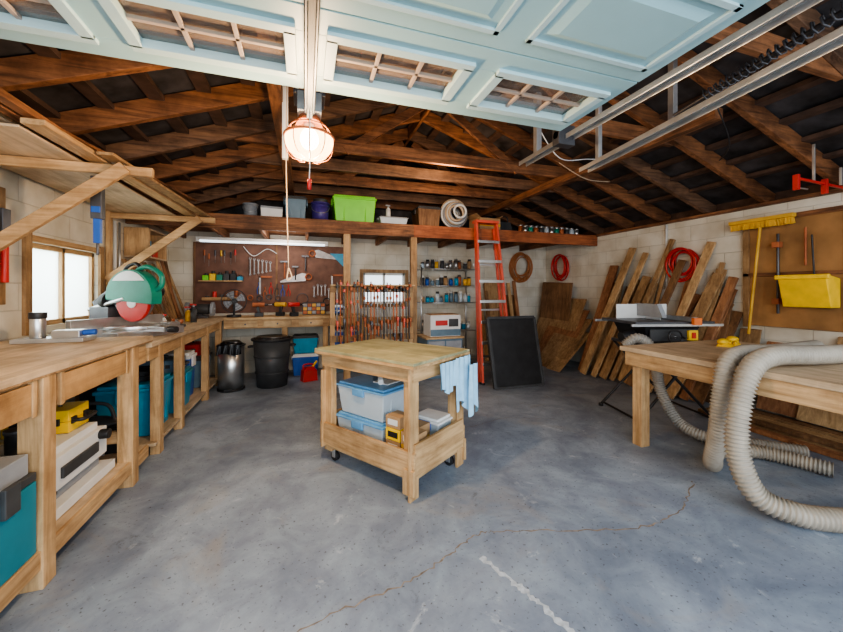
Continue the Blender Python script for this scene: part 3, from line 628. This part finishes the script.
b=B('base_cabinet'); b.bb(1.75,2.33,5.1,5.6,.0,.60,'bgrey').bb(1.72,2.35,5.07,5.62,.60,.63,'ply').bb(1.77,2.03,5.085,5.1,.04,.57,'grey').bb(2.05,2.31,5.085,5.1,.04,.57,'grey').cyl((2.01,5.08,.3),(2.01,5.08,.4),.006,'steel').cyl((2.07,5.08,.3),(2.07,5.08,.4),.006,'steel').done()
b=B('boxed_power_tool'); b.bb(1.82,2.32,5.15,5.5,.632,.96,'white').bb(1.82,2.32,5.147,5.15,.64,.74,'bgrey').bb(1.9,2.1,5.146,5.15,.80,.88,'red').bb(2.12,2.28,5.146,5.15,.78,.9,'char').bb(1.84,2.3,5.18,5.47,.96,.97,'card').done()
l=B('step_ladder')
def lad(x0,x1,y0,xa,xb,y1,ztop,k):
    l.bar((x0,y0,0.0),(xa,y1,ztop),.03,.075,k,up=(0,1,0)); l.bar((x1,y0,0.0),(xb,y1,ztop),.03,.075,k,up=(0,1,0))
    n=8
    for i in range(1,n):
        t_=i/n; z=t_*ztop; y=y0+(y1-y0)*t_; a=x0+(xa-x0)*t_; b_=x1+(xb-x1)*t_; l.bb(a,b_,y-.045,y+.04,z-.015,z+.012,'steel'); l.bb(a,b_,y-.05,y-.045,z-.03,z+.012,'steel')
lad(2.40,2.90,4.58,2.44,2.78,4.86,2.38,'ladred')
for t_ in (.15,.45,.75): l.bb(2.43,2.84,4.68+.24*t_+.05,4.68+.24*t_+.07,2.3*t_,2.3*t_+.03,'steel')
for (a,b_) in ((2.41,2.46),(2.88,2.77)): l.bar((a,4.70,0),(b_,4.92,2.3),.025,.04,'ladred',up=(0,1,0))
l.bb(2.42,2.80,4.80,4.95,2.36,2.40,'ladred')
for x in (2.40,2.90): l.bb(x-.025,x+.025,4.54,4.62,0,.03,'black')
l.done()
p=B('black_panel')
pts=[(2.44,4.28,.008),(3.20,4.28,.008),(3.20,4.50,.95),(2.44,4.50,.95)]
p.prism(pts,(0,.03,-.006),'black')
for (q,w_) in ((0,1),(1,2),(2,3),(3,0)): p.bar(pts[q],pts[w_],.04,.045,'char',up=(0,-1,.3))
p.done()
def coil(name,c,RR,k,ax,n,sz=1.25):
    b=B(name,bevel=0); rr=random.Random(int(RR*1000)+n)
    for i in range(n):
        off=i*.013
        cc=(c[0]-(off if ax=='x' else rr.uniform(-.03,.03)),c[1]-(off if ax=='y' else rr.uniform(-.03,.03)),c[2]+rr.uniform(-.04,.04))
        b.torus(cc,RR+rr.uniform(-.05,.02),.011,k,ax,sz=sz,m=6)
    if ax=='x': b.bb(c[0]-.02,XR-.001,c[1]-.03,c[1]+.03,c[2]+RR*sz-.05,c[2]+RR*sz-.02,'galv')
    else: b.bb(c[0]-.03,c[0]+.03,c[1]-.06,YB-.001,c[2]+RR*sz-.05,c[2]+RR*sz-.02,'galv')
    b.done()
coil('air_hose_coil',(4.2,6.36,1.82),.22,'hoseo','y',10)
coil('extension_cord_coil',(4.82,5.85,1.8),.20,'red','x',8)
coil('extension_cord_coil',(4.82,3.45,1.70),.18,'red','x',8,1.1)
c=B('electrical_conduit',bevel=0); c.cyl((4.84,3.72,1.3),(4.84,3.72,2.27),.014,'white').bb(4.8,4.855,3.66,3.78,1.22,1.36,'white').done()

# ---------------------------------------------------------------- right wall lumber
s=B('leaning_lumber',bevel=.003); rr=random.Random(21)
def lean(y0,y1,xb,zt,w,t_,k,xt=4.83): s.bar((xb,y0,.02),(xt,y1,zt),w,t_,k,up=(-1,0,.3))
lean(4.62,4.25,4.20,2.0,.12,.03,'pinez'); lean(4.42,4.0,4.22,1.9,.09,.03,'pinez',4.80); lean(4.30,3.95,4.28,1.55,.14,.02,'tanz',4.76); lean(4.75,4.6,4.3,1.75,.16,.025,'reddz')
lean(4.15,3.62,4.3,2.05,.07,.035,'tanz'); lean(4.0,3.9,4.36,1.45,.18,.02,'pinez',4.8); lean(3.85,3.45,4.3,1.75,.1,.03,'brnz',4.78); lean(3.7,3.3,4.36,1.3,.12,.02,'reddz')
lean(3.55,3.12,4.28,1.95,.10,.03,'pinez'); lean(3.42,3.02,4.32,1.55,.14,.025,'tanz',4.8); lean(3.3,2.95,4.3,1.2,.16,.02,'pinez'); lean(3.15,2.88,4.38,1.5,.09,.04,'reddz')
lean(3.02,2.86,4.4,1.1,.16,.02,'brnz'); 
for i in range(24):
    y=rr.uniform(2.98,4.75); lean(y,max(2.88,y-rr.uniform(.05,.35)),rr.uniform(4.38,4.62),rr.uniform(.7,1.9),rr.uniform(.05,.14),.02,rr.choice(['pinez','tanz','brnz','reddz','tanz']))
s.done()
s=B('leaning_plywood_sheets',bevel=.002)
for i,(y0,y1,xb,zt,k) in enumerate([(5.1,6.2,4.2,1.2,'tanz'),(5.0,5.85,4.1,1.0,'reddz'),(4.90,5.6,4.0,.85,'tanz'),(5.35,6.2,4.45,1.5,'brnz'),(4.86,5.2,3.95,.62,'pinez')]):
    s.prism([(xb,y0,.0),(xb,y1,.0),(4.72-.03*i,y1,zt),(4.72-.03*i,y0,zt*.98)],(.02,0,.012),k)
s.prism([(3.5,6.2,.0),(4.1,6.2,.0),(4.1,6.36,1.25),(3.5,6.36,1.25)],(0,.015,0),'brnz'); s.prism([(3.35,6.1,.0),(3.75,6.1,.0),(3.75,6.3,1.5),(3.35,6.3,1.5)],(0,.015,0),'tanz')
for i in range(7): s.bar((3.2+i*.14,5.9+.02*i,.0),(3.25+i*.13,6.33,rr.uniform(1.1,1.6)),.07,.025,rr.choice(['pinez','brnz','reddz','tanz']),up=(0,-1,.2))
s.done()
s=B('floor_lumber_pile',bevel=.003)
for i in range(7): s.bar((4.05+.1*i,.9+rr.uniform(0,.3),.02),(4.08+.1*i,2.75+rr.uniform(-.2,.1),.02),.09,.035,rr.choice(['rafy','tanz','reddz','piney']))
for i in range(4): s.bar((4.2+.1*i,1.0,.058),(4.21+.1*i,2.6,.058),.08,.035,rr.choice(['piney','tanz','brnz']))
s.done()
s=B('leaning_shelf_panels',bevel=.003)
for (y0,y1,zt,k,xo) in ((2.05,2.55,.78,'reddz',0),(1.55,2.0,.9,'tanz',.0),(1.1,1.5,.8,'brnz',0),(2.6,2.8,.9,'tanz',.0),(1.75,2.2,.6,'pinez',-.04)):
    s.prism([(4.62+xo,y0,.08),(4.62+xo,y1,.08),(4.80+xo,y1,zt),(4.80+xo,y0,zt)],(.02,0,.01),k)
s.done()
b=B('tool_panel'); b.bb(4.83,4.855,1.1,2.78,.95,2.12,'hardb').bb(4.81,4.83,2.72,2.78,.93,2.14,'tanz').bb(4.81,4.83,1.1,2.78,2.1,2.15,'rafy').bb(4.81,4.83,1.9,1.95,.95,2.1,'tanz').bb(4.81,4.83,1.1,2.78,1.5,1.54,'rafy').done()
b=B('push_broom',bevel=.002); b.bb(4.70,4.76,2.28,2.86,2.10,2.14,'mustard')
for i in range(30): b.bar((4.73,2.30+i*.019,2.10),(4.73+rr.uniform(-.02,.02),2.29+i*.0195,2.03),.012,.03,'mustard')
b.cyl((4.74,2.57,2.1),(4.70,2.66,.86),.013,'mustard').bb(4.76,4.805,2.55,2.6,2.08,2.1,'galv').done()
b=B('yellow_wall_bin',bevel=.008); b.prism([(4.80,1.98,1.18),(4.80,1.98,1.46),(4.58,1.98,1.50),(4.58,1.98,1.45),(4.66,1.98,1.18)],(0,.36,0),'yellow'); b.bb(4.56,4.60,1.96,2.36,1.455,1.50,'yellow').tube([(4.79,2.16,1.46),(4.78,2.16,1.6),(4.75,2.16,1.9)],.008,'black').done()
b=B('hanging_bow_saw',bevel=0); b.tube([(4.79,1.55,1.95),(4.79,1.65,2.05),(4.79,1.80,2.05),(4.79,1.88,1.95),(4.79,1.88,1.72)],.011,'dsteel').tube([(4.79,1.55,1.95),(4.79,1.54,1.8),(4.79,1.53,1.7)],.014,'black').bar((4.79,1.53,1.72),(4.79,1.88,1.73),.003,.02,'steel').done()
b=B('hanging_pipe_clamp',bevel=.002); b.cyl((4.78,2.44,1.1),(4.78,2.44,1.95),.012,'dsteel').bb(4.73,4.8,2.41,2.47,1.8,1.86,'rust').bb(4.73,4.8,2.41,2.47,1.2,1.26,'rust').cyl((4.78,2.22,1.6),(4.78,2.22,1.98),.01,'rust').done()

# ---------------------------------------------------------------- right table
b=B('work_table')
b.bb(2.68,4.0,.5,2.5,.81,.85,'plyy').bb(2.70,2.74,.55,2.46,.69,.81,'piney').bb(3.93,3.97,.55,2.46,.69,.81,'piney').bb(2.74,3.93,2.42,2.46,.69,.81,'pinex').bb(2.74,3.93,.55,.59,.69,.81,'pinex')
for x in (2.785,3.885):
    for y in (.65,2.37): b.bb(x-.047,x+.045,y-.045,y+.047,0,.81,'pinez')
b.done()
b=B('folded_yellow_gloves',(3.62,2.2,.851),20,.006); b.taper((0,0,0),(.3,.12),(.26,.08),.03,'yellow'); b.sph((.13,.0,.045),(.07,.045,.03),'yellow').sph((-.1,.02,.04),(.06,.04,.03),'yellow')
for i in range(4): b.cyl((.05,-.05+.03*i,.035),(-.1,-.06+.035*i,.035),.012,'yellow',n=8)
b.done()
t=B('table_saw',(3.62,2.92,0),-14)
t.bb(-.42,.42,-.3,.3,1.0,1.03,'dsteel').bb(-.30,.30,-.27,.27,.985,1.0,'steel').taper((0,0,.80),(.46,.42),(.6,.52),.19,'black').bb(-.25,.25,-.275,-.26,.83,.95,'char')
t.bb(-.48,.48,-.34,-.31,.985,1.01,'steel').bb(-.48,.48,.31,.34,.985,1.01,'steel').bb(.16,.20,-.34,.34,1.03,1.075,'galv').bb(.14,.22,-.37,-.33,1.0,1.07,'orange')
pts=[(-.02+.0,.12*math.cos(a),1.03+.1*math.sin(a)) for a in [math.radians(q) for q in range(0,181,15)]]
t.prism(pts,(.004,0,0),'steel'); t.prism([(-.06,-.2,1.06),(-.06,.2,1.06),(-.06,.24,1.2),(-.06,-.12,1.2)],(.05,0,0),'grey')
t.bb(-.30,.30,.20,.215,1.03,1.19,'white')
t.cyl((-.05,-.29,.88),(-.05,-.36,.88),.012,'steel').torus((-.05,-.36,.88),.07,.01,'black','y',n=18,m=6).bar((-.12,-.36,.88),(.02,-.36,.88),.014,.014,'black').cyl((.02,-.36,.88),(.02,-.41,.88),.012,'black').bb(.14,.24,-.30,-.275,.84,.94,'yellow').bb(.17,.21,-.31,-.30,.86,.92,'red')
t.cyl((-.3,-.1,.88),(-.46,-.12,.86),.05,'black')
for x in (-.3,.3): t.bb(x-.015,x+.015,-.28,.28,.77,.80,'dsteel')
for y in (-.27,.27):
    t.cyl((-.3,y,.78),(.42,y*1.15,.02),.014,'black',n=10).cyl((.3,y,.78),(-.42,y*1.15,.02),.014,'black',n=10); t.bb(-.3,.3,y-.012,y+.012,.765,.79,'dsteel')
    for s_ in (-1,1): t.cyl((s_*.42,y*1.15,.0),(s_*.42,y*1.15,.03),.025,'black')
for s_ in (-1,1): t.cyl((s_*.40,-.305,.045),(s_*.40,.305,.045),.012,'black',n=8)
t.done()

# dust hoses
B('dust_collection_hose',bevel=0).hose([(3.6,.85,.07),(3.2,1.0,.066),(2.88,1.15,.066),(2.66,1.27,.075),(2.54,1.40,.14),(2.50,1.47,.36),(2.53,1.48,.62),(2.64,1.48,.86),(2.84,1.47,.93),(3.2,1.44,.92),(3.7,1.4,.915)],.056,'hose',.024,.017).done()
B('dust_collection_hose',bevel=0).hose([(3.6,1.52,.06),(3.45,1.86,.06),(3.15,1.98,.06),(2.88,1.85,.066),(2.70,1.74,.17),(2.625,1.66,.40),(2.62,1.64,.66),(2.68,1.64,.86),(2.85,1.65,.915),(3.2,1.66,.905),(3.8,1.7,.905)],.048,'hose',.022,.015).done()
B('dust_collection_hose',bevel=0).hose([(2.98,2.72,.80),(3.06,2.66,.88),(3.17,2.62,.82),(3.24,2.60,.60),(3.27,2.56,.35),(3.28,2.40,.13),(3.34,2.18,.062),(3.6,1.95,.06),(3.8,1.75,.06)],.046,'hosed',.022,.012).done()

# ---------------------------------------------------------------- cart
c=B('rolling_workbench_cart',(.64,2.73,0),34.8,.005)
c.bb(-.35,.35,-.5,.5,.872,.892,'greenply').bb(-.35,.35,-.5,.5,.850,.872,'piney')
for s_ in (-1,1):
    c.box((s_*.30,0,.80),(.022,.92,.09),'piney'); c.box((0,s_*.45,.80),(.6,.022,.09),'pinex')
    c.box((s_*.302,0,.225),(.024,.95,.17),'piney'); c.box((0,s_*.462,.255),(.60,.024,.21),'pinex')
    for q in (-1,1):
        c.box((s_*.265,q*.41,.47),(.05,.085,.76),'pinez'); c.box((s_*.285,q*.445,.42),(.09 if q<0 else .08,.02,.86 if q<0 else .6),'pinez')
        x,y=s_*.24,q*.38
        c.cyl((x,y,.115),(x,y,.095),.025,'steel').bb(x-.022,x-.017,y-.02,y+.02,.03,.1,'steel').bb(x+.017,x+.022,y-.02,y+.02,.03,.1,'steel').cyl((x-.015,y,.038),(x+.015,y,.038),.038,'black')
    c.box((s_*.318,-.435,.12),(.022,.09,.16),'pinez')
c.bb(-.29,.29,-.45,.45,.115,.135,'ply')
c.done()
def loc(lx,ly,z):
    a=math.radians(34.8); return (.64+lx*math.cos(a)-ly*math.sin(a),2.73+lx*math.sin(a)+ly*math.cos(a),z)
tote('storage_bin',loc(-.03,.13,.137),.40,.50,.25,'clear','lid',34.8,'lid'); tote('storage_bin',loc(-.03,.12,.39),.40,.50,.24,'clear','lid',34.8,'lid')
b=B('rolled_shop_papers',loc(-.02,.1,.632),34.8,0); b.cyl((-.1,-.1,.02),(.1,.1,.02),.02,'white').bb(-.08,.1,-.15,.0,0,.008,'white').done()
tote('storage_bin',loc(.16,-.28,.137),.20,.24,.26,'clear','white',34.8,'blue')
b=B('hardware_boxes',loc(-.09,-.24,.137),34.8)
for (x,y,z,k) in ((-.08,.02,.0,'yellow'),(-.08,.02,.085,'card'),(-.08,.02,.17,'yellow'),(-.08,-.12,.0,'card'),(-.08,-.12,.085,'mustard'),(-.08,-.12,.17,'card'),(.05,-.05,0,'card'),(.05,-.05,.085,'mustard'),(.05,-.05,.17,'card'),(-.08,.02,.255,'card')):
    b.bb(x-.062,x+.062,y-.065,y+.065,z,z+.08,k).bb(x-.064,x-.062,y-.045,y+.045,z+.02,z+.06,'black' if k!='card' else 'white')
b.done()
q=B('blue_towels',(.64,2.73,0),34.8,0)
q.cloth((-.10,-.512,.85),(1,0,0),.20,.20,(0,-1,0),'lblue',4,.012,1); q.cloth((.10,-.51,.86),(1,0,0),.20,.36,(0,-1,0),'lblue',3,.02,2); q.cloth((.22,-.555,.80),(1,0,0),.12,.34,(0,-1,0),'lblue',2,.02,6)
q.done()

# ---------------------------------------------------------------- loft contents
def bucket(name,x,y,r_,h,k,hd='galv'):
    b=B(name,(x,y,ZL),bevel=0); b.cyl((0,0,0),(0,0,h),r_*.85,k,r2=r_,n=24).torus((0,0,h),r_,.01,k,'z',m=6).torus((0,0,h*.85),r_*.985,.007,k,'z',m=6)
    b.tube([(-r_,0,h*.9),(-r_*.8,-r_*.6,h*.6),(0,-r_*1.05,h*.45),(r_*.8,-r_*.6,h*.6),(r_,0,h*.9)],.005,hd,6).done()
bucket('grey_bucket',-.70,5.25,.09,.2,'grey')
B('white_carton',(-.44,5.22,ZL),8).taper((0,0,0),(.26,.2),(.27,.21),.15,'white').bb(-.137,.137,-.107,.107,.14,.17,'grey').done()
tote('storage_tote',(-.13,5.3,ZL),.28,.34,.34,'bgrey','char',0,'bgrey')
bucket('purple_bucket',.20,5.27,.125,.28,'purple'); B('black_work_light',(.2,5.27,ZL+.29)).cyl((0,0,0),(0,0,.05),.10,'char').done()
tote('green_tote',(.67,5.32,ZL),.60,.42,.40,'green',None,0,'green')
tote('storage_bin',(1.24,5.27,ZL),.42,.3,.14,'clear','grey',0,'grey')
b=B('spray_bottle',(1.18,5.25,ZL+.141),bevel=0); b.cyl((0,0,0),(0,0,.12),.035,'white').cyl((0,0,.12),(0,0,.15),.035,'white',r2=.014).cyl((0,0,.15),(0,0,.17),.016,'grey').bar((.03,0,.18),(-.04,0,.185),.02,.02,'grey').done()
tote('storage_tote',(1.80,5.32,ZL),.36,.36,.34,'brnz','char',0,'char')
b=B('rope_coil',bevel=0); rr=random.Random(2)
for i in range(11): b.torus((2.27+rr.uniform(-.03,.03),5.12+.03*i,ZL+.27+rr.uniform(-.01,.02)),.10+.018*(i%8),.018,['white','rope','grey'][i%3],'y',m=6)
b.done()
b=B('cardboard_box',(2.82,5.3,ZL),6); b.bb(-.20,.20,-.16,.16,0,.22,'card').box((-.22,0,.25),(.10,.32,.005),'card',(0,35,0)).box((.22,0,.25),(.10,.32,.005),'card',(0,-35,0)).bb(-.20,.20,-.162,-.16,.09,.13,'mustard').done()
b=B('loft_tool_bag',(3.26,5.45,ZL),0); b.taper((0,0,0),(.26,.24),(.2,.16),.22,'char').tube([(-.09,0,.2),(-.07,0,.32),(.07,0,.32),(.09,0,.2)],.012,'black').done()
j=B('paint_jars',bevel=0)
for i in range(11):
    for q in (0,1):
        x=3.50+i*.105; y=5.15+.13*q; h=.11+.04*((i*3+q)%3); j.cyl((x,y,ZL),(x,y,ZL+h),.042,['steel','mgreen','rust','char','clear'][(i+2*q)%5],n=12).cyl((x,y,ZL+h),(x,y,ZL+h+.02),.04,'galv',n=12)
j.done()
b=B('stored_planks',bevel=.003)
for i in range(6): b.bar((-1.75,5.15+.08*i,ZL+.02),(-.9,5.17+.08*i,ZL+.02),.07,.03,['rafx','pinex','raf_red'][i%3])
b.done()

# ---------------------------------------------------------------- lights, world
w=bpy.data.worlds.new('sky'); scene.world=w; w.use_nodes=True
bg=w.node_tree.nodes['Background']; bg.inputs['Color'].default_value=(.86,.93,1,1); bg.inputs['Strength'].default_value=2.3
def pt(name,loc,e,col,r=.08):
    l=bpy.data.lights.new(name,'POINT'); l.energy=e; l.color=col; l.shadow_soft_size=r
    o=bpy.data.objects.new(name,l); o.location=loc; scene.collection.objects.link(o)
pt('opener_bulb_light',(.02,2.0,1.98),80,(1,.66,.36),.05)
pt('back_fill_light',(-.3,5.7,2.02),16,(1,.90,.78),.2)  # added warm fill near the back wall, has no fixture of its own
pt('rafter_fill_light',(1.6,3.9,2.62),32,(1,.64,.36),.1)  # added fill to warm the rafters
def area(name,loc,rot,sx,sy,e,col):
    l=bpy.data.lights.new(name,'AREA'); l.shape='RECTANGLE'; l.size=sx; l.size_y=sy; l.energy=e; l.color=col
    o=bpy.data.objects.new(name,l); o.location=loc; o.rotation_euler=rot; scene.collection.objects.link(o)
area('doorway_daylight',(.6,-2.2,1.5),(math.radians(90),0,0),4.5,2.4,140,(.90,.96,1))
area('window_daylight',(-2.5,3.97,1.6),(0,math.radians(-80),0),.9,1.2,25,(.93,1,1))

cam=bpy.data.cameras.new('camera'); co=bpy.data.objects.new('camera',cam); scene.collection.objects.link(co)
co.location=(0,0,1.35); co.rotation_euler=(math.radians(90),0,math.radians(-18))
cam.sensor_width=36; cam.lens=36*357/843; cam.shift_y=-26/843; cam.clip_start=.02
scene.camera=co
